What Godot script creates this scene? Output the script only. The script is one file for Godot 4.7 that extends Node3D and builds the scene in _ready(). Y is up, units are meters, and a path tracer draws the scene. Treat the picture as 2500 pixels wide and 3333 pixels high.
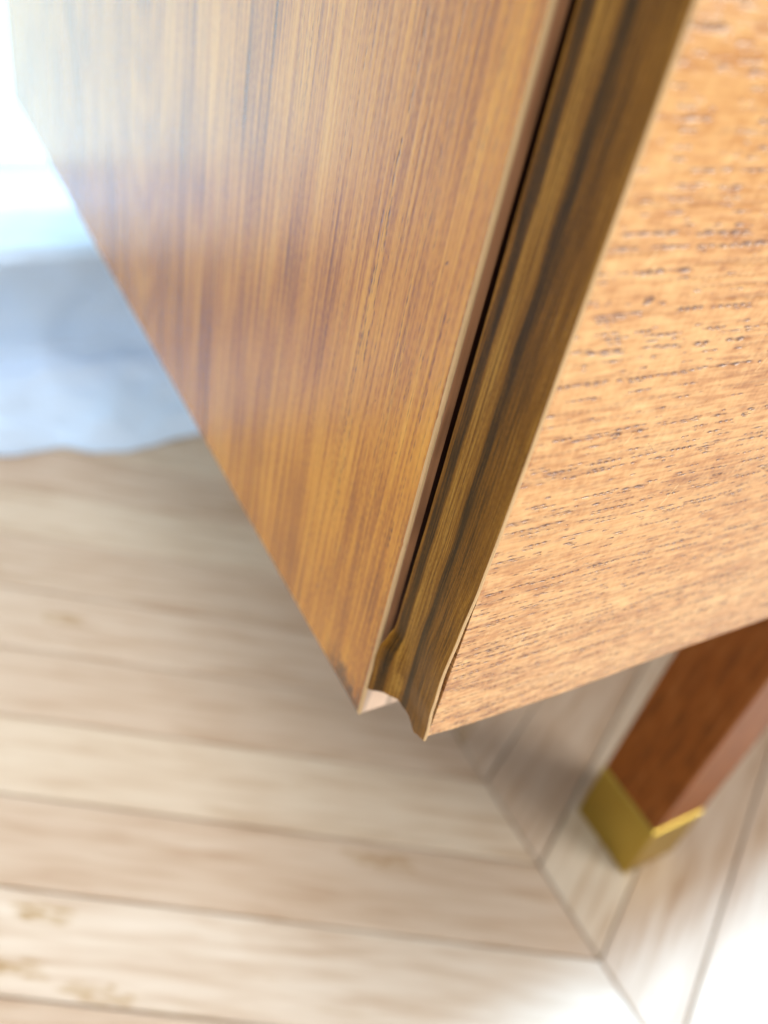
extends Node3D
# A close look down at the lower corner of a teak sideboard: side panel, door edge with its lifting
# veneer, door front, one brass-capped leg, a chevron oak floor and white cloth by the wall.

const H := 0.235            # floor to the bottom corner of the door
const DOOR := 0.0200        # thickness of the door
const PANEL_X := -0.0039    # outer face of the side panel
const PANEL_Z := -0.0215    # its front edge
const PANEL_Y := -0.0167    # its lower edge
const BACK_Z := -0.470
const TOP_Y := 0.420
const WIDE := 1.10

var rng := RandomNumberGenerator.new()
var pore: PackedByteArray
var pw := 0
var ph := 0


func _ready() -> void:
	rng.seed = 7
	view_and_light()
	var floor_node := make_floor()
	var back := make_wall()
	make_window()
	make_cloth()
	make_sideboard()


# ---------------------------------------------------------------- camera, light

func view_and_light() -> void:
	var cam := Camera3D.new()
	cam.name = "camera"
	add_child(cam)
	var x := Vector3(0.87017613, 0.18223555, 0.45780313)
	var y := -Vector3(-0.17855171, -0.74933223, 0.63766802)
	var z := -Vector3(0.45925242, -0.63662502, -0.61951255)
	cam.transform = Transform3D(Basis(x, y, z).orthonormalized(), Vector3(-0.08692955, 0.15696459 + H, 0.08095044))
	cam.fov = 61.5468
	cam.near = 0.01
	cam.far = 20.0
	cam.current = true
	var lens := CameraAttributesPhysical.new()
	lens.frustum_focal_length = 20.0
	lens.exposure_aperture = 5.6
	lens.frustum_focus_distance = 0.163

	var env := Environment.new()
	env.background_mode = Environment.BG_COLOR
	env.background_color = Color(0.31, 0.315, 0.325).linear_to_srgb()
	env.tonemap_mode = Environment.TONE_MAPPER_LINEAR
	env.tonemap_exposure = 1.0
	env.sdfgi_enabled = true
	env.ssao_enabled = true
	env.ssil_enabled = true
	var we := WorldEnvironment.new()
	we.name = "world"
	we.environment = env
	we.camera_attributes = lens
	add_child(we)

	# sunlight that falls steeply past the front of the cabinet on to the floor
	var beam := SpotLight3D.new()
	beam.name = "sunbeam"
	add_child(beam)
	var aim := Vector3(0.30, 0.0, 0.34)
	beam.look_at_from_position(Vector3(2.30, 3.44, -0.085), aim, Vector3.FORWARD)
	beam.light_energy = 31.0
	beam.light_color = Color(0.72, 0.87, 1.0)
	beam.spot_angle = 15.0
	beam.spot_angle_attenuation = 0.3
	beam.spot_range = 12.0
	beam.light_size = 0.09
	beam.shadow_enabled = true

	area_light("front_window", Vector3(1.0, 0.85 , 1.25), Vector3(0.05, 0.25, 0.0), Vector2(0.9, 1.1), 2.75, Color(1.0, 0.985, 0.96))
	area_light("added_overhead_fill", Vector3(-0.40, 2.2, -0.22), Vector3(-0.32, 0.0, -0.28), Vector2(1.2, 1.0), 2.9, Color(1.0, 0.975, 0.975))  # unseen overhead fill, added to brighten the floor and cloth
	area_light("left_window", Vector3(-0.85, 0.80, 0.62), Vector3(-0.02, 0.25, -0.10), Vector2(0.6, 0.6), 0.55, Color(0.95, 0.98, 1.0))


func area_light(called: String, from: Vector3, to: Vector3, size: Vector2, energy: float, tint: Color) -> void:
	var l := AreaLight3D.new()
	l.name = called
	add_child(l)
	l.look_at_from_position(from, to, Vector3.UP)
	l.area_size = size
	l.area_normalize_energy = true
	l.light_energy = energy
	l.light_color = tint
	l.area_range = 8.0
	l.area_attenuation = 2.0
	l.shadow_enabled = true


# ---------------------------------------------------------------- helpers

func tag(o: Node, label: String, category := "", kind := "") -> void:
	if label:
		o.set_meta("label", label)
	if category:
		o.set_meta("category", category)
	if kind:
		o.set_meta("kind", kind)


func mesh_node(called: String, mesh: Mesh, m: Material, parent: Node) -> MeshInstance3D:
	var o := MeshInstance3D.new()
	o.name = called
	o.mesh = mesh
	if m:
		o.material_override = m
	parent.add_child(o, true)
	return o


func begin() -> SurfaceTool:
	var st := SurfaceTool.new()
	st.begin(Mesh.PRIMITIVE_TRIANGLES)
	return st


func tri(st: SurfaceTool, p: Array, n: Array, uv: Array) -> void:
	var face: Vector3 = (p[1] - p[0]).cross(p[2] - p[0])
	var order := [0, 1, 2] if face.dot(n[0] + n[1] + n[2]) < 0.0 else [0, 2, 1]
	for k in order:
		st.set_normal(n[k])
		st.set_uv(uv[k])
		st.add_vertex(p[k])


func flat(st: SurfaceTool, pts: Array, out: Vector3, uvf: Callable) -> void:
	var n: Vector3 = (pts[1] - pts[0]).cross(pts[2] - pts[0]).normalized()
	if n.dot(out) < 0.0:
		n = -n
	for k in range(1, pts.size() - 1):
		var p := [pts[0], pts[k], pts[k + 1]]
		tri(st, p, [n, n, n], [uvf.call(p[0], n), uvf.call(p[1], n), uvf.call(p[2], n)])


# a box with chamfered edges
func add_box(st: SurfaceTool, lo: Vector3, hi: Vector3, b: float, uvf: Callable) -> void:
	var c := (lo + hi) / 2.0
	var h := (hi - lo) / 2.0
	var pt := func(s: Vector3, axis: int) -> Vector3:
		var q := Vector3(s.x * (h.x - b), s.y * (h.y - b), s.z * (h.z - b))
		q[axis] = s[axis] * h[axis]
		return c + q
	for axis in 3:
		var u := (axis + 1) % 3
		var v := (axis + 2) % 3
		for s in [-1.0, 1.0]:
			var corners := []
			for k in [[-1, -1], [1, -1], [1, 1], [-1, 1]]:
				var sg := Vector3.ZERO
				sg[axis] = s
				sg[u] = k[0]
				sg[v] = k[1]
				corners.append(pt.call(sg, axis))
			var out := Vector3.ZERO
			out[axis] = s
			flat(st, corners, out, uvf)
		if b <= 0.0:
			continue
		for su in [-1.0, 1.0]:
			for sv in [-1.0, 1.0]:
				var a := Vector3.ZERO
				a[axis] = -1.0
				a[u] = su
				a[v] = sv
				var d := a
				d[axis] = 1.0
				var out := Vector3.ZERO
				out[u] = su
				out[v] = sv
				flat(st, [pt.call(a, u), pt.call(d, u), pt.call(d, v), pt.call(a, v)], out, uvf)
	if b > 0.0:
		for sx in [-1.0, 1.0]:
			for sy in [-1.0, 1.0]:
				for sz in [-1.0, 1.0]:
					var s := Vector3(sx, sy, sz)
					flat(st, [pt.call(s, 0), pt.call(s, 1), pt.call(s, 2)], s, uvf)


func box_mesh(lo: Vector3, hi: Vector3, b: float, uvf: Callable) -> ArrayMesh:
	var st := begin()
	add_box(st, lo, hi, b, uvf)
	return st.commit()


# a smooth sheet: pf(i, j) gives its points, uvf(i, j) the texture place; side points out of its face
func add_sheet(st: SurfaceTool, nu: int, nv: int, pf: Callable, uvf: Callable, side: Vector3) -> void:
	var p := []
	for i in nu + 1:
		var row := PackedVector3Array()
		for j in nv + 1:
			row.append(pf.call(float(i) / nu, float(j) / nv))
		p.append(row)
	var normal := func(i: int, j: int) -> Vector3:
		var du: Vector3 = p[mini(i + 1, nu)][j] - p[maxi(i - 1, 0)][j]
		var dv: Vector3 = p[i][mini(j + 1, nv)] - p[i][maxi(j - 1, 0)]
		var n := du.cross(dv).normalized()
		return n
	var middle: Vector3 = normal.call(nu / 2, nv / 2)
	var flip := -1.0 if middle.dot(side) < 0.0 else 1.0
	for i in nu:
		for j in nv:
			var at := [[i, j], [i + 1, j], [i + 1, j + 1], [i, j + 1]]
			var q := []
			var n := []
			var t := []
			for a in at:
				q.append(p[a[0]][a[1]])
				n.append(normal.call(a[0], a[1]) * flip)
				t.append(uvf.call(float(a[0]) / nu, float(a[1]) / nv))
			tri(st, [q[0], q[1], q[2]], [n[0], n[1], n[2]], [t[0], t[1], t[2]])
			tri(st, [q[0], q[2], q[3]], [n[0], n[2], n[3]], [t[0], t[2], t[3]])


func curve(t: float, keys: Array) -> float:
	if t <= keys[0][0]:
		return keys[0][1]
	for k in range(1, keys.size()):
		if t <= keys[k][0]:
			var f: float = (t - keys[k - 1][0]) / (keys[k][0] - keys[k - 1][0])
			return lerpf(keys[k - 1][1], keys[k][1], f * f * (3.0 - 2.0 * f))
	return keys[-1][1]


# ---------------------------------------------------------------- textures

func layer(w: int, h: int, cx: int, cy: int, octaves: int, seed_: int) -> PackedByteArray:
	var n := FastNoiseLite.new()
	n.noise_type = FastNoiseLite.TYPE_SIMPLEX_SMOOTH
	n.seed = seed_
	n.frequency = 0.16
	n.fractal_octaves = octaves
	var im := n.get_seamless_image(mini(w, cx * 6), mini(h, cy * 6), false, false, 0.12, true)
	im.convert(Image.FORMAT_L8)
	im.resize(w, h, Image.INTERPOLATE_CUBIC)
	return im.get_data()


func ramp(stops: Array) -> PackedByteArray:
	var out := PackedByteArray()
	out.resize(768)
	for i in 256:
		var t := i / 255.0
		var c: Color = stops[-1][1]
		for k in range(1, stops.size()):
			if t <= stops[k][0]:
				c = (stops[k - 1][1] as Color).lerp(stops[k][1], clampf((t - stops[k - 1][0]) / (stops[k][0] - stops[k - 1][0]), 0, 1))
				break
		out[i * 3] = int(c.r8)
		out[i * 3 + 1] = int(c.g8)
		out[i * 3 + 2] = int(c.b8)
	return out


func rgb(r: int, g: int, b: int) -> Color:
	return Color8(r, g, b)


# one open pore of the wood: a short dark dash, beaded and a little crooked
func dash(x: float, y: float, length: float, thick: float, deep: float, along_x: bool, slant := 0.0) -> void:
	var steps := int(length)
	var off := 0.0
	var bead := rng.randf() * 6.0
	var rate := rng.randf_range(0.25, 0.7)
	for s in steps:
		off += rng.randf_range(-0.12, 0.12) + slant
		var f := float(s) / maxf(1.0, steps - 1)
		var k := minf(1.0, 4.0 * minf(f + 0.08, 1.08 - f)) * (0.68 + 0.32 * sin(bead + s * rate))
		var w := thick * (0.65 + 0.35 * k)
		var r := int(ceil(w + 0.8))
		for d in range(-r, r + 1):
			var px := int(x + s) if along_x else int(round(x + off)) + d
			var py := int(round(y + off)) + d if along_x else int(y + s)
			var fr: float = (y + off - round(y + off)) if along_x else (x + off - round(x + off))
			var e: float = (d - fr) / w
			var v := int(255.0 * deep * k * exp(-1.4 * e * e))
			if v > 3:
				var at := posmod(py, ph) * pw + posmod(px, pw)
				if pore[at] < v:
					pore[at] = v


func start_pores(w: int, h: int) -> void:
	pw = w
	ph = h
	pore = PackedByteArray()
	pore.resize(w * h)
	pore.fill(0)


func finish(w: int, h: int, tone: PackedByteArray, stops: Array, dark: Color, share: float) -> Image:
	var lut := ramp(stops)
	var out := PackedByteArray()
	out.resize(w * h * 3)
	var dr := int(dark.r8)
	var dg := int(dark.g8)
	var db := int(dark.b8)
	var a := int(share * 256)
	for i in w * h:
		var t := tone[i] * 3
		var p := (pore[i] * a) >> 8
		out[i * 3] = lut[t] + ((dr - lut[t]) * p >> 8)
		out[i * 3 + 1] = lut[t + 1] + ((dg - lut[t + 1]) * p >> 8)
		out[i * 3 + 2] = lut[t + 2] + ((db - lut[t + 2]) * p >> 8)
	return Image.create_from_data(w, h, false, Image.FORMAT_RGB8, out)


func relief(w: int, h: int, fine: PackedByteArray, amount: int, scratch: PackedByteArray) -> Image:
	var out := PackedByteArray()
	out.resize(w * h)
	for i in w * h:
		out[i] = clampi(200 - ((pore[i] * 170) >> 8) + (((fine[i] - 128) * amount) >> 8) - scratch[i], 0, 255)
	return Image.create_from_data(w, h, false, Image.FORMAT_L8, out)


func wood_material(im: Image, bump: Image, deep: float, rough: float) -> StandardMaterial3D:
	var m := StandardMaterial3D.new()
	m.albedo_texture = ImageTexture.create_from_image(im)
	if bump:
		m.heightmap_enabled = true
		m.heightmap_texture = ImageTexture.create_from_image(bump)
		m.heightmap_scale = deep
	m.roughness = rough
	m.metallic_specular = 0.5
	return m


# front veneer: grain along x; 0.24 m by 0.17 m
func front_wood() -> StandardMaterial3D:
	var w := 1536
	var h := 1088
	var mm := w / 240.0
	start_pores(w, h)
	rng.seed = 21
	var y := 0.0
	while y < h - 4:
		var from_bottom := (h - y) / mm
		y += mm * lerpf(0.6, 1.65, clampf((from_bottom - 25.0) / 80.0, 0, 1)) * rng.randf_range(0.4, 1.6)
		var big := pow(rng.randf(), 2.0)
		var size := lerpf(0.75, 1.1, clampf((from_bottom - 25.0) / 80.0, 0, 1))
		var x := rng.randf() * 20.0 * mm
		var wave := rng.randf() * TAU
		var stop := x + w
		while x < stop:
			if rng.randf() < 0.25:
				dash(x, y + mm * rng.randf_range(-0.4, 0.4), mm * rng.randf_range(8.0, 26.0), mm * rng.randf_range(0.25, 0.6), rng.randf_range(0.08, 0.24), true)
			if rng.randf() < 0.40 + 0.35 * big:
				var run := mm * rng.randf_range(1.5, 4.0 + 9.0 * big)
				var yy := y + mm * (0.5 * sin(wave + x / w * TAU) + rng.randf_range(-0.25, 0.25))
				var deep := rng.randf_range(0.5, 0.95) + 0.3 * big
				dash(x, yy, run, mm * size * rng.randf_range(0.13, 0.22 + 0.14 * big), minf(1.0, deep), true)
				if big > 0.4 and rng.randf() < 0.5:
					dash(x + rng.randf() * run * 0.5, yy + mm * rng.randf_range(0.3, 0.7), run * 0.6, mm * size * 0.14, deep * 0.8, true)
				x += run
			x += mm * rng.randf_range(0.5, 7.0 - 4.0 * big)
	for k in 3400:   # single short pores between the rows
		dash(rng.randf() * w, rng.randf() * h, mm * rng.randf_range(0.5, 2.2), mm * rng.randf_range(0.07, 0.14), rng.randf_range(0.2, 0.7), true)
	# a few dark plugs
	for s in [[0.0100, 0.1066, 2.0], [0.0165, 0.1170, 1.0], [0.066, 0.064, 1.0], [0.049, 0.080, 1.2]]:
		for k in 5:
			dash(s[0] / 0.24 * w + rng.randf_range(-1, 1) * mm, (0.153 - s[1]) / 0.17 * h + rng.randf_range(-0.5, 0.5) * mm, mm * s[2], mm * 0.28, 0.95, true)
	var broad := layer(w, h, 3, 15, 3, 3)
	var fibre := layer(w, h, 26, 240, 2, 4)
	var fleck := layer(w, h, 36, 80, 3, 5)
	var ray := layer(w, h, 150, 28, 2, 6)
	var fine := layer(w, h, 256, 181, 2, 8)
	var tone := PackedByteArray()
	tone.resize(w * h)
	for i in w * h:
		tone[i] = clampi((broad[i] * 80 + fibre[i] * 84 + fleck[i] * 96 + ray[i] * 46 + fine[i] * 28 - 128 * 78) >> 8, 0, 255)
	# pale scuffs through the finish
	for sc in [[0.0078, 0.1122, 2.4, 1.0], [0.0092, 0.1105, 1.6, 0.9], [0.0385, 0.0600, 5.0, 0.4], [0.0150, 0.0270, 3.0, 0.7], [0.0600, 0.0850, 4.0, 0.4], [0.0720, 0.0700, 5.0, 0.35], [0.0460, 0.0900, 3.0, 0.4], [0.0200, 0.0780, 2.6, 0.4]]:
		for k in int(sc[2] * mm):
			var px := int(sc[0] / 0.24 * w + k * 0.5)
			var py := int((0.153 - sc[1]) / 0.17 * h - k)
			for d in 2:
				var at := posmod(py, h) * w + posmod(px + d, w)
				tone[at] = mini(255, tone[at] + int(200 * sc[3]))
				pore[at] = int(pore[at] * 0.4)
	# hair scratches, relief only
	var keep := pore
	start_pores(w, h)
	for k in 260:
		var x := rng.randf() * w
		dash(x, rng.randf() * h, mm * rng.randf_range(2, 7), 0.7, rng.randf_range(0.08, 0.34), false, rng.randf_range(-0.7, -0.2))
	var scratch := pore
	pore = keep
	var im := finish(w, h, tone, [[0.0, rgb(138, 84, 44)], [0.3, rgb(188, 130, 76)], [0.52, rgb(212, 159, 101)], [0.75, rgb(226, 179, 120)], [1.0, rgb(236, 197, 142)]], rgb(74, 40, 28), 0.95)
	var m := wood_material(im, relief(w, h, fleck, 30, scratch), 0.045, 0.24)
	m.metallic_specular = 0.6
	return m


# side veneer: grain along y; 0.45 m (towards the back) by 0.17 m (down)
func side_wood() -> StandardMaterial3D:
	var w := 2048
	var h := 768
	var mm := w / 450.0
	start_pores(w, h)
	rng.seed = 33
	for k in 5200:
		var x := rng.randf() * w
		dash(x, rng.randf() * h, mm * rng.randf_range(2.0, 9.0), mm * rng.randf_range(0.07, 0.13), rng.randf_range(0.2, 0.75) * (0.65 + 0.5 * sin(x * 0.021) * sin(x * 0.0083)), false, rng.randf_range(-0.02, 0.02))
	for k in 330:   # long fine lines
		dash(rng.randf() * w, rng.randf() * h, mm * rng.randf_range(30.0, 120.0), mm * rng.randf_range(0.07, 0.2), rng.randf_range(0.15, 0.5), false, rng.randf_range(-0.004, 0.004))
	# the dark growth line, broken into dashes, that runs down the middle of the near part
	for line in [[29.0, 20.0, 150.0, 1.0, 1.4], [31.5, 55.0, 120.0, 0.9, 0.9], [5.5, 60.0, 110.0, 0.8, 0.5], [47.0, 10.0, 150.0, 0.5, 0.8], [70.0, 0.0, 150.0, 0.45, 0.7], [95.0, 0.0, 150.0, 0.4, 0.8], [16.0, 30.0, 90.0, 0.4, 0.5]]:
		var y := float(line[1])
		while y < line[2]:
			var run := rng.randf_range(2.0, 9.0)
			if rng.randf() < 0.75:
				dash((line[0] + line[4] * (0.6 * sin(y * 0.05) + rng.randf_range(-0.6, 0.6))) * mm, y * mm, run * mm, mm * rng.randf_range(0.12, 0.28), line[3] * rng.randf_range(0.6, 1.0), false)
			y += run * rng.randf_range(0.5, 1.3)
	var streak := layer(w, h, 170, 1, 2, 13)
	var broad := layer(w, h, 16, 2, 2, 14)
	var fibre := layer(w, h, 620, 3, 2, 15)
	var fine := layer(w, h, 341, 70, 2, 16)
	var cloud := layer(w, h, 12, 6, 2, 17)
	var blot := layer(w, h, 160, 60, 3, 18)
	var tone := PackedByteArray()
	tone.resize(w * h)
	for j in h:
		var y := 153.0 - j / mm
		for i in w:
			var at := j * w + i
			var z := i / mm
			var t := ((streak[at] - 128) * (46 + int(minf(z, 200.0) * 0.62)) + (broad[at] - 128) * 60 + (fibre[at] - 128) * 92 + (fine[at] - 128) * 38 + (cloud[at] - 128) * 20 + 33000) >> 8
			# cathedral figure in the far part
			var dz := z - 190.0
			if absf(dz) < 60.0:
				var phase := y - 20.0 - 0.05 * dz * dz + 6.0 * cloud[at] / 255.0
				t += int(15.0 * (1.0 - absf(dz) / 60.0) * sin(phase * 0.3))
			# grime worked into the front lower corner
			if y < 4.0 and z < 40.0:
				var g := clampf((-8.0 - y) / 3.5 + (fibre[at] - 128) / 60.0 + (blot[at] - 128) / 170.0, 0.0, 1.0) * clampf((22.0 - z) / 10.0, 0, 1)
				if g > 0.0:
					pore[at] = maxi(pore[at], int(185.0 * g))
			# grime along the worn front edge
			if z < 1.6 and blot[at] > 165 and y < 40.0:
				pore[at] = maxi(pore[at], (blot[at] - 165) * 2)
			tone[at] = clampi(t, 0, 255)
	# a faint curved scratch across the grain, and short dents
	for k in 260:
		var f := k / 259.0
		var zz := lerpf(84.0, 10.0, f)
		var yy := lerpf(-1.0, 56.0, f) + 1.2 * sin(f * 7.0)
		dash(zz * mm, (153.0 - yy) * mm, 2, 0.9, 0.42 * sin(PI * minf(1.0, f * 1.25 + 0.02)) + 0.02, true)
	for s in [[8.5, 99.0, 1.2], [10.0, 58.0, 1.0], [4.0, 91.0, 1.6], [21.0, 63.0, 1.0]]:
		dash(s[0] * mm, (153.0 - s[1]) * mm, s[2] * mm, 0.9, 0.9, false, 0.5)
	var none := PackedByteArray()
	none.resize(w * h)
	none.fill(0)
	var im := finish(w, h, tone, [[0.0, rgb(84, 42, 4)], [0.3, rgb(150, 86, 12)], [0.5, rgb(190, 122, 24)], [0.7, rgb(210, 147, 40)], [1.0, rgb(226, 170, 70)]], rgb(48, 20, 6), 0.95)
	var m := wood_material(im, relief(w, h, fibre, 60, none), 0.010, 0.36)
	m.metallic_specular = 0.66
	m.roughness = 0.27
	return m


# veneer on the edge of the door: u across 20 mm, v along 170 mm
func edge_wood() -> StandardMaterial3D:
	var w := 256
	var h := 1024
	start_pores(w, h)
	rng.seed = 51
	for k in 620:
		var x := rng.randf() * w
		dash(x, rng.randf() * h, rng.randf_range(12, 70), rng.randf_range(0.6, 1.3), rng.randf_range(0.1, 0.5), false)
	for line in [[88.0, 0.75, 1.3], [79.0, 0.35, 0.9], [106.0, 0.35, 0.9], [62.0, 0.4, 1.2], [196.0, 0.5, 1.0]]:
		var y := 0.0
		while y < h:
			dash(line[0] + 1.5 * sin(y * 0.012), y, 90, line[2], line[1] * rng.randf_range(0.6, 1.0), false)
			y += 70
	var profile := [[0.0, 132], [0.04, 144], [0.06, 112], [0.09, 76], [0.13, 66], [0.17, 74], [0.19, 116], [0.215, 170], [0.27, 182], [0.285, 112], [0.30, 172], [0.34, 168], [0.35, 128], [0.36, 162], [0.40, 152], [0.44, 124], [0.47, 74], [0.50, 56], [0.54, 66], [0.57, 96], [0.64, 112], [0.70, 102], [0.78, 126], [0.88, 128], [0.95, 146], [1.0, 154]]
	var bend := layer(w, h, 2, 4, 2, 61)
	var fibre := layer(w, h, 60, 9, 2, 62)
	var fine := layer(w, h, 42, 120, 2, 63)
	var tone := PackedByteArray()
	tone.resize(w * h)
	for j in h:
		for i in w:
			var at := j * w + i
			var u := i / float(w) + (bend[at] - 128) / 9000.0
			var t := curve(u, profile) + (fibre[at] - 128) * 0.42 + (fine[at] - 128) * 0.14
			var e := Vector2((i / float(w) - 0.33) / 0.085, (153.0 - j * 170.0 / h - 6.0) / 3.4).length()   # a rubbed, paler spot
			t += 34.0 * (1.0 - smoothstep(0.75, 1.05, e))
			tone[at] = clampi(int(t), 0, 255)
	var none := PackedByteArray()
	none.resize(w * h)
	none.fill(0)
	var im := finish(w, h, tone, [[0.0, rgb(32, 22, 8)], [0.25, rgb(62, 42, 14)], [0.45, rgb(106, 68, 18)], [0.6, rgb(128, 86, 28)], [0.75, rgb(156, 114, 46)], [1.0, rgb(172, 130, 60)]], rgb(36, 20, 8), 0.85)
	var m := wood_material(im, relief(w, h, fibre, 50, none), 0.006, 0.32)
	m.metallic_specular = 0.24
	return m


func plain_wood(c: Color, rough: float, seed_: int) -> StandardMaterial3D:
	var w := 128
	var h := 256
	var a := layer(w, h, 21, 4, 2, seed_)
	var b := layer(w, h, 8, 12, 3, seed_ + 1)
	start_pores(w, h)
	var tone := PackedByteArray()
	tone.resize(w * h)
	for i in w * h:
		tone[i] = (a[i] * 150 + b[i] * 106) >> 8
	var im := finish(w, h, tone, [[0.0, c.darkened(0.35)], [0.5, c], [1.0, c.lightened(0.12)]], c, 0.0)
	return wood_material(im, null, 0.0, rough)


# ---------------------------------------------------------------- the sideboard

func make_sideboard() -> void:
	var side := side_wood()
	var front := front_wood()
	var strip := edge_wood()
	var leg_wood := plain_wood(rgb(126, 66, 16), 0.34, 71)
	leg_wood.metallic_specular = 0.3
	var inside := plain_wood(rgb(150, 104, 66), 0.55, 75)
	var core := plain_wood(rgb(84, 42, 26), 0.8, 79)
	var lip := plain_wood(rgb(170, 120, 84), 0.42, 83)
	var lit_lip := plain_wood(rgb(222, 192, 168), 0.45, 91)  # lipping wood paled to carry the sheen of the sunlit floor
	var worn := plain_wood(rgb(206, 170, 122), 0.6, 87)
	var brass := StandardMaterial3D.new()
	brass.albedo_color = rgb(184, 158, 72)
	brass.metallic = 0.95
	brass.roughness = 0.33

	var root := Node3D.new()
	root.name = "sideboard"
	add_child(root)
	root.position = Vector3(0, 0, 0)
	tag(root, "teak sideboard seen at its lower corner, edge veneer lifting from its door", "sideboard")

	# side panel: outer veneer, front lipping and the pale worn line where they meet
	var t := 0.018
	var side_uv := func(p: Vector3, _n: Vector3) -> Vector2: return Vector2((PANEL_Z - p.z) / 0.45, (0.153 + H - p.y) / 0.17)
	var lo := Vector3(PANEL_X, PANEL_Y + H, BACK_Z)
	var hi := Vector3(PANEL_X + t, TOP_Y + H, PANEL_Z)
	var st := begin()
	add_box(st, lo, Vector3(PANEL_X + 0.0007, hi.y, PANEL_Z - 0.0006), 0.0002, side_uv)
	var panel := mesh_node("side_panel", st.commit(), side, root)
	st = begin()
	add_box(st, Vector3(PANEL_X + 0.00071, lo.y + 0.0003, lo.z + 0.0003), Vector3(hi.x, hi.y, PANEL_Z - 0.009), 0.0, func(p: Vector3, n: Vector3) -> Vector2: return Vector2((p.z if absf(n.x) > 0.5 else p.x) / 0.05, p.y / 0.8))
	mesh_node("panel_core", st.commit(), core, panel)
	var lip_uv := func(p: Vector3, n: Vector3) -> Vector2: return Vector2(p.x / 0.05, p.y / 0.25) if absf(n.x) < 0.5 else Vector2(p.z / 0.05, p.y / 0.25)
	st = begin()
	add_box(st, Vector3(lo.x + 0.0007, H - 0.004, PANEL_Z - 0.00899), Vector3(PANEL_X + 0.0030, hi.y, PANEL_Z), 0.0002, lip_uv)
	mesh_node("front_lipping", st.commit(), lip, panel)
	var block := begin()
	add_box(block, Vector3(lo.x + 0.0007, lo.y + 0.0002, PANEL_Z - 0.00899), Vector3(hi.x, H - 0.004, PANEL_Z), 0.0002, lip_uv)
	tag(mesh_node("front_lipping", block.commit(), lit_lip, panel), "lower end of the front lipping, sheen of the sunlit floor painted into its pale colour")
	# the worn edge is a narrow, slightly uneven rounded line
	st = begin()
	var uneven := FastNoiseLite.new()
	uneven.seed = 5
	uneven.frequency = 90.0
	var nick := func(y: float) -> float:
		var d := 0.00003 * uneven.get_noise_1d(y)
		for k in [[0.0727, 0.0003, 0.0005], [0.0405, 0.0002, 0.0006]]:
			d += k[1] * exp(-pow((y - k[0]) / k[2], 2.0))
		return d
	var edge_point := func(u: float, v: float) -> Vector3:
		var y := lerpf(lo.y, hi.y, v)
		var a := u * PI / 2.0
		var r: float = 0.00070
		var d: float = nick.call(y - H)
		return Vector3(PANEL_X + r - (r - d) * cos(a) - 0.00006, y, PANEL_Z - r + (r - d) * sin(a) + 0.00006)
	add_sheet(st, 4, 520, edge_point, func(u: float, v: float) -> Vector2: return Vector2(u, v * 4.0), Vector3(-1, 0, 1))
	mesh_node("worn_edge", st.commit(), worn, panel)

	var inner_uv := func(p: Vector3, _n: Vector3) -> Vector2: return Vector2(p.z / 0.2, p.x / 0.4)
	mesh_node("side_panel", box_mesh(lo + Vector3(WIDE - t, 0, 0), hi + Vector3(WIDE - t, 0, 0), 0.0006, side_uv), side, root)
	mesh_node("bottom_panel", box_mesh(Vector3(hi.x, lo.y + 0.0005, BACK_Z + 0.008), Vector3(WIDE - t + PANEL_X, lo.y + 0.0165, PANEL_Z - 0.0005), 0.0005, inner_uv), inside, root)
	mesh_node("back_panel", box_mesh(Vector3(hi.x, lo.y, BACK_Z + 0.001), Vector3(WIDE - t + PANEL_X, hi.y, BACK_Z + 0.0075), 0.0, inner_uv), inside, root)
	mesh_node("top_panel", box_mesh(Vector3(lo.x, hi.y + 0.0002, BACK_Z), Vector3(PANEL_X + WIDE, hi.y + 0.02, 0.0), 0.0008, inner_uv), side, root)

	make_door(root, core, front, strip, worn)
	var second := box_mesh(Vector3(0.552, H, -DOOR), Vector3(WIDE - 0.008, TOP_Y + H - 0.002, 0.0), 0.0008, func(p: Vector3, _n: Vector3) -> Vector2: return Vector2(p.x / 0.24, (0.153 + H - p.y) / 0.17))
	mesh_node("door", second, front, root)

	# legs: square posts with a brass cap at the foot
	var leg_top := PANEL_Y + H + 0.0004
	var cap := 0.0415
	var post := box_mesh(Vector3(0, cap, -0.0385), Vector3(0.034, leg_top, 0), 0.0009, func(p: Vector3, n: Vector3) -> Vector2: return Vector2((p.z if absf(n.x) > 0.5 else p.x) / 0.05, p.y / 0.25))
	var shoe := box_mesh(Vector3(-0.0004, 0.0002, -0.0389), Vector3(0.0344, cap - 0.0002, 0.0004), 0.0010, func(p: Vector3, _n: Vector3) -> Vector2: return Vector2(p.x, p.y))
	for at in [Vector3(0.1848, 0, -0.016), Vector3(0.878, 0, -0.016), Vector3(0.1848, 0, -0.345), Vector3(0.878, 0, -0.345)]:
		var leg := mesh_node("leg", post, leg_wood, root)
		leg.position = at
		mesh_node("brass_cap", shoe, brass, leg)


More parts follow.
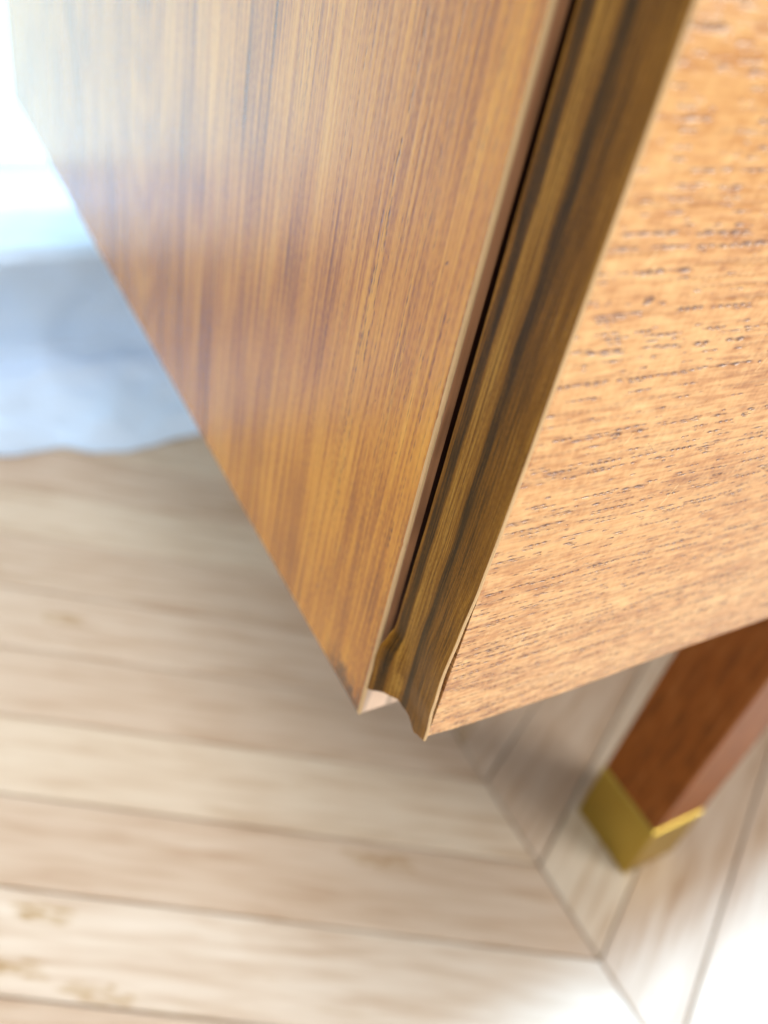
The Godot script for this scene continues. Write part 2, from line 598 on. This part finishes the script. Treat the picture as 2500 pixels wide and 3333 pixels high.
func make_door(root: Node, core: Material, front: Material, strip: Material, worn: Material) -> void:
	var w := 0.548
	var top := TOP_Y - 0.002
	var x0 := -0.0010
	# core board
	var door := mesh_node("door", box_mesh(Vector3(x0 + 0.0001, H + 0.0006, -DOOR + 0.0018), Vector3(w, H + top, -0.0012), 0.0, func(p: Vector3, _n: Vector3) -> Vector2: return Vector2(p.z / 0.03, p.y / 0.66)), core, root)
	# front veneer: a plate whose lower edge is rounded over, with a worn corner and a ragged left end
	var rag := FastNoiseLite.new()
	rag.seed = 9
	rag.frequency = 700.0
	var low := func(x: float) -> float: return 0.0010 * exp(-pow((x - x0) / 0.006, 2.0)) + (-0.0012) * exp(-pow((x - 0.038) / 0.022, 2.0))
	var profile := []
	for k in 9:
		var a := k / 8.0 * PI / 2.0
		profile.append(Vector2(-0.0016 + 0.0016 * sin(a), 0.0016 - 0.0016 * cos(a)))
	var rows := [0.004, 0.008, 0.014, 0.022, 0.03, 0.045, 0.06, 0.08, 0.1, 0.13, 0.16, 0.2, 0.3, top]
	var n := profile.size() + rows.size()
	var ys := func(j: int) -> Vector2: return profile[j] if j < profile.size() else Vector2(0.0, rows[j - profile.size()])
	var xs := PackedFloat32Array()
	for k in 61:
		xs.append(x0 + (w - x0) * pow(k / 60.0, 2.2))
	var st := begin()
	var plate := func(u: float, v: float) -> Vector3:
		var q: Vector2 = ys.call(int(round(v * (n - 1))))
		var x := xs[int(round(u * 60))]
		var y: float = q.y + low.call(x) * clampf(1.0 - q.y / 0.03, 0, 1)
		if u == 0.0:
			x += 0.00012 * rag.get_noise_1d(y)
		return Vector3(x, H + y, q.x)
	add_sheet(st, 60, n - 1, plate, func(u: float, v: float) -> Vector2:
		var p: Vector3 = plate.call(u, v)
		return Vector2(p.x / 0.24, (0.153 + H - p.y) / 0.17), Vector3(0, 0, 1))
	# its left end, 1.2 mm deep
	var end_row := []
	for j in n:
		end_row.append(plate.call(0.0, float(j) / (n - 1)))
	for j in n - 1:
		var a: Vector3 = end_row[j]
		var b: Vector3 = end_row[j + 1]
		flat(st, [a, b, Vector3(b.x, b.y, -0.0022), Vector3(a.x, a.y, -0.0022)], Vector3(-1, 0, 0), func(p: Vector3, _n2: Vector3) -> Vector2: return Vector2(p.z / 0.24, (0.153 + H - p.y) / 0.17))
	mesh_node("front_veneer", st.commit(), front, door)

	# veneer strip on the door's edge, lifting off at its lower end
	var thick := 0.00085
	var ripple := FastNoiseLite.new()
	ripple.seed = 12
	ripple.frequency = 60.0
	var foot := func(z: float) -> float:   # its lower end is cut crooked and chipped
		return curve(-z, [[-0.0003, 0.0014], [0.0012, 0.0008], [0.0035, -0.0004], [0.0070, 0.0016], [0.0110, 0.0010], [0.0150, -0.0006], [0.0190, -0.0026], [0.0203, -0.0020]]) + 0.00025 * ripple.get_noise_1d(z * 12.0)
	var lift := func(z: float, y: float) -> float:
		var f: float = curve(y, [[-0.002, 0.0001], [0.004, 0.0003], [0.013, 0.0011], [0.024, 0.0015], [0.036, 0.0009], [0.050, 0.0002], [0.065, 0.0], [0.09, 0.0]])
		var b: float = curve(y, [[-0.003, 0.0036], [0.004, 0.0034], [0.009, 0.0035], [0.0125, 0.0031], [0.0155, 0.0015], [0.0178, 0.0002], [0.020, 0.0]])
		var wf := clampf((z + 0.0135) / 0.0135, 0, 1)
		var wb := clampf((-0.0110 - z) / 0.0081, 0, 1)
		return f * (0.25 + 0.75 * wf * wf * (3 - 2 * wf)) + b * pow(wb, 1.6) + 0.00004 * ripple.get_noise_2d(z * 20.0, y * 3.0) * clampf(1.0 - y / 0.06, 0.2, 1.0)
	var outer := func(u: float, v: float) -> Vector3:
		var z := lerpf(-0.0191, 0.0003, u)
		var f: float = foot.call(z)
		var y := f + (top - f) * pow(v, 2.6)
		return Vector3(x0 - thick - lift.call(z, y), H + y, z)
	var strip_uv := func(u: float, v: float) -> Vector2:
		var p: Vector3 = outer.call(u, v)
		return Vector2(0.015 + 0.97 * u, (0.153 + H - p.y) / 0.17)
	st = begin()
	add_sheet(st, 40, 200, outer, strip_uv, Vector3(-1, 0, 0))
	st.set_material(strip)
	var m: ArrayMesh = st.commit()
	# back of the strip and its pale cut rim
	st = begin()
	var inner := func(u: float, v: float) -> Vector3: return outer.call(u, v) + Vector3(thick * 0.96, 0, 0)
	add_sheet(st, 40, 200, inner, strip_uv, Vector3(1, 0, 0))
	st.set_material(strip)
	st.commit(m)
	st = begin()
	var rim := func(u0: float, v0: float, u1: float, v1: float, side: Vector3) -> void:
		add_sheet(st, 3, 200, func(s: float, t: float) -> Vector3:
			var a: Vector3 = outer.call(lerpf(u0, u1, t), lerpf(v0, v1, t))
			return a + Vector3(thick * 0.96 * s, 0, 0) + side * 0.00018 * sin(PI * s), func(s: float, t: float) -> Vector2: return Vector2(s, t * 3.0), side)
	rim.call(1.0, 0.0, 1.0, 1.0, Vector3(0, 0, 1))
	rim.call(0.0, 0.0, 0.0, 1.0, Vector3(0, 0, -1))
	rim.call(0.0, 0.0, 1.0, 0.0, Vector3(0, -1, 0))
	st.set_material(worn)
	st.commit(m)
	var o := mesh_node("edge_veneer", m, null, door)
	tag(o, "dark striped edge veneer curling away at its lower end")


# ---------------------------------------------------------------- the floor

func oak(seed_: int, knots: Array) -> Image:
	var w := 512
	var h := 96
	start_pores(w, h)
	rng.seed = seed_
	for k in 120:
		dash(rng.randf() * w, rng.randf() * h, rng.randf_range(10, 40), 0.7, rng.randf_range(0.05, 0.25), true)
	for s in knots:
		for k in 26:
			dash(s[0] + rng.randf_range(-9, 9), s[1] + rng.randf_range(-7, 7), rng.randf_range(4, 12), 2.4, rng.randf_range(0.2, s[2]), true)
	var a := layer(w, h, 6, 5, 3, seed_)
	var b := layer(w, h, 20, 15, 2, seed_ + 1)
	var c := layer(w, h, 14, 9, 3, seed_ + 2)
	var tone := PackedByteArray()
	tone.resize(w * h)
	for i in w * h:
		tone[i] = clampi((a[i] * 110 + b[i] * 50 + c[i] * 96) >> 8, 0, 255)
	return finish(w, h, tone, [[0.0, rgb(176, 150, 124)], [0.3, rgb(200, 180, 158)], [0.5, rgb(212, 196, 177)], [0.75, rgb(219, 206, 189)], [1.0, rgb(224, 212, 196)]], rgb(144, 106, 52), 1.0)


func make_floor() -> Node3D:
	var base := StandardMaterial3D.new()
	base.albedo_color = rgb(140, 118, 96)
	base.roughness = 0.9
	var ground := mesh_node("floor", box_mesh(Vector3(-2.6, -0.05, -0.62), Vector3(2.8, -0.0135, 2.6), 0.0, func(p: Vector3, _n: Vector3) -> Vector2: return Vector2(p.x, p.z)), base, self)
	tag(ground, "pale oak floor laid in a chevron pattern", "", "structure")
	var seam := 0.1470
	var col := 0.45
	var pitch := 0.0497
	var rise := col * tan(deg_to_rad(30.0))
	var meshes := {}
	for way in [-1, 1]:
		for k in 3:
			var st := begin()
			var gap := 0.0004
			# top and sides of one board, its corner of the seam at the origin; way -1 lies left of the seam
			var b := 0.0008
			var corner := func(along: float, across: float, y: float, inset: float) -> Vector3:
				var x := lerpf(gap + inset, col - gap - inset, along)
				var z := -x * tan(deg_to_rad(30.0)) + lerpf((gap + inset) * 1.15, pitch - (gap + inset) * 1.15, across)
				return Vector3(way * x, y, z)
			var uvf := func(p: Vector3, _n: Vector3) -> Vector2: return Vector2(absf(p.x) / 0.6 + k * 0.29, (p.z + absf(p.x) * tan(deg_to_rad(30.0))) / pitch * 0.96 + 0.02)
			var upper := [corner.call(0.0, 0.0, 0.0, b), corner.call(1.0, 0.0, 0.0, b), corner.call(1.0, 1.0, 0.0, b), corner.call(0.0, 1.0, 0.0, b)]
			var rim := [corner.call(0.0, 0.0, -0.0008, 0.0), corner.call(1.0, 0.0, -0.0008, 0.0), corner.call(1.0, 1.0, -0.0008, 0.0), corner.call(0.0, 1.0, -0.0008, 0.0)]
			var mid: Vector3 = (upper[0] + upper[2]) / 2.0
			flat(st, upper, Vector3.UP, uvf)
			for e in 4:
				var f := (e + 1) % 4
				var side: Vector3 = (rim[e] + rim[f]) / 2.0 - mid
				flat(st, [upper[e], upper[f], rim[f], rim[e]], side + Vector3.UP * 0.2, uvf)
				flat(st, [rim[e], rim[f], rim[f] + Vector3(0, -0.012, 0), rim[e] + Vector3(0, -0.012, 0)], side, uvf)
			meshes[[way, k]] = st.commit()
	var looks := []
	var pictures := [oak(101, [[150, 40, 0.6]]), oak(111, []), oak(121, [[330, 60, 0.5], [60, 20, 0.4]])]
	var tints := [rgb(250, 247, 241), rgb(242, 234, 227), rgb(247, 243, 236), rgb(237, 228, 220)]
	for picture in pictures:
		var tex := ImageTexture.create_from_image(picture)
		for c in tints:
			var m := StandardMaterial3D.new()
			m.albedo_texture = tex
			m.albedo_color = c
			m.roughness = 0.48
			m.metallic_specular = 0.4
			looks.append(m)
	var stained := StandardMaterial3D.new()
	stained.albedo_texture = ImageTexture.create_from_image(oak(131, [[186, 22, 0.75], [214, 40, 0.6], [200, 70, 0.8], [176, 84, 0.5], [420, 30, 0.4]]))
	stained.roughness = 0.48
	stained.metallic_specular = 0.4
	rng.seed = 77
	var order := [0, 1, 2, 3]
	for c in range(-3, 4):          # seams at every other column edge: boards meet in points
		var way := 1 if posmod(c, 2) == 0 else -1
		var x := seam + (c if way == 1 else c + 1) * col
		for r in range(-11, 24):
			var z := 0.012 - pitch + r * pitch
			if z < -0.62 or z > 1.1:
				continue
			var o := mesh_node("plank", meshes[[way, rng.randi() % 3]], looks[rng.randi() % 3 * 4 + order[(r * 2 + rng.randi() % 2 + c + 44) % 4]], ground)
			if c == -1 and r == 1:
				o.mesh = meshes[[way, 0]]
				o.material_override = stained
			o.position = Vector3(x, rng.randf_range(-0.0002, 0.0002), z)
	return ground


# ---------------------------------------------------------------- wall and cloth

func make_wall() -> Node3D:
	var m := StandardMaterial3D.new()
	m.albedo_color = rgb(232, 236, 238)
	m.roughness = 0.8
	var o := mesh_node("wall", box_mesh(Vector3(-2.6, -0.05, -0.72), Vector3(2.8, 1.9, -0.62), 0.0, func(p: Vector3, _n: Vector3) -> Vector2: return Vector2(p.x, p.y)), m, self)
	tag(o, "plain white wall behind the cabinet", "", "structure")
	return o


func make_window() -> void:
	var root := Node3D.new()
	root.name = "window"
	add_child(root)
	root.position = Vector3(-0.11, 0.128, -0.615)
	tag(root, "bright daylit window low in the white wall behind the sideboard", "window")
	var paint := StandardMaterial3D.new()
	paint.albedo_color = rgb(236, 238, 240)
	paint.roughness = 0.5
	var uvf := func(p: Vector3, _n: Vector3) -> Vector2: return Vector2(p.x, p.y)
	var day := StandardMaterial3D.new()
	day.albedo_color = rgb(200, 215, 225)
	day.roughness = 0.3
	day.emission_enabled = true
	day.emission = Color(0.78, 0.96, 1.0)
	day.emission_energy_multiplier = 1.45
	mesh_node("pane", box_mesh(Vector3(-0.24, 0.0, 0.0), Vector3(0.24, 0.95, 0.004), 0.0, uvf), day, root)
	for b in [[Vector3(-0.30, -0.005, -0.003), Vector3(-0.241, 1.0, 0.02)], [Vector3(0.241, -0.005, -0.003), Vector3(0.30, 1.0, 0.02)], [Vector3(-0.24, 0.951, -0.003), Vector3(0.24, 1.0, 0.02)]]:
		mesh_node("frame", box_mesh(b[0], b[1], 0.002, uvf), paint, root)
	var l := AreaLight3D.new()
	l.name = "window_glow"
	root.add_child(l)
	l.position = Vector3(0.0, 0.475, 0.012)
	l.rotation_degrees.y = 180.0
	l.area_size = Vector2(0.48, 0.95)
	l.area_normalize_energy = true
	l.light_energy = 0.05
	l.light_color = Color(0.88, 0.97, 1.0)
	l.area_range = 8.0
	l.area_attenuation = 2.0
	l.shadow_enabled = true


func make_cloth() -> void:
	var m := StandardMaterial3D.new()
	m.albedo_color = rgb(208, 231, 255)
	m.roughness = 0.9
	m.rim_enabled = true
	m.rim = 0.3
	# path of the cloth from the top of a low ledge, down its front, out over the floor
	var path := [Vector2(-0.608, 0.128), Vector2(-0.598, 0.125), Vector2(-0.56, 0.122), Vector2(-0.51, 0.121), Vector2(-0.488, 0.119), Vector2(-0.480, 0.112), Vector2(-0.484, 0.098), Vector2(-0.494, 0.07), Vector2(-0.498, 0.042), Vector2(-0.490, 0.034), Vector2(-0.470, 0.032), Vector2(-0.45, 0.026), Vector2(-0.432, 0.017), Vector2(-0.422, 0.0075), Vector2(-0.418, 0.0015)]
	var c := Curve2D.new()
	for k in path.size():
		var d: Vector2 = (path[mini(k + 1, path.size() - 1)] - path[maxi(k - 1, 0)]) / 6.0
		c.add_point(path[k], -d, d)
	var long := c.get_baked_length()
	var n := FastNoiseLite.new()
	n.seed = 4
	n.frequency = 1.0
	n.fractal_octaves = 3
	var pf := func(u: float, v: float) -> Vector3:
		var p := c.sample_baked(v * long)
		var x := lerpf(-0.75, 0.45, u)
		var loose := smoothstep(0.3, 0.5, v)
		var fold := n.get_noise_2d(x * 9.0, v * 2.0)
		var wrinkle := n.get_noise_2d(x * 30.0 + 50.0, v * 12.0)
		var z := p.x + loose * (0.010 * fold + 0.0015 * wrinkle) + smoothstep(0.75, 1.0, v) * 0.016 * n.get_noise_1d(x * 7.0 + 9.0)
		var y := maxf(p.y + (0.003 + 0.006 * smoothstep(0.6, 0.8, v)) * (fold + 0.3 * wrinkle) * (1.0 - smoothstep(0.93, 1.0, v)), 0.0012)
		return Vector3(x, y, z)
	var st := begin()
	add_sheet(st, 180, 150, pf, func(u: float, v: float) -> Vector2: return Vector2(u * 4, v), Vector3(0, 1, 1))
	var thin := func(u: float, v: float) -> Vector3: return pf.call(u, v) - Vector3(0, 0.0007, 0.0007)
	add_sheet(st, 180, 150, thin, func(u: float, v: float) -> Vector2: return Vector2(u * 4, v), Vector3(0, -1, -1))
	var o := mesh_node("white_cloth", st.commit(), m, self)
	tag(o, "white cloth hanging in soft folds on to the floor behind the sideboard", "cloth")
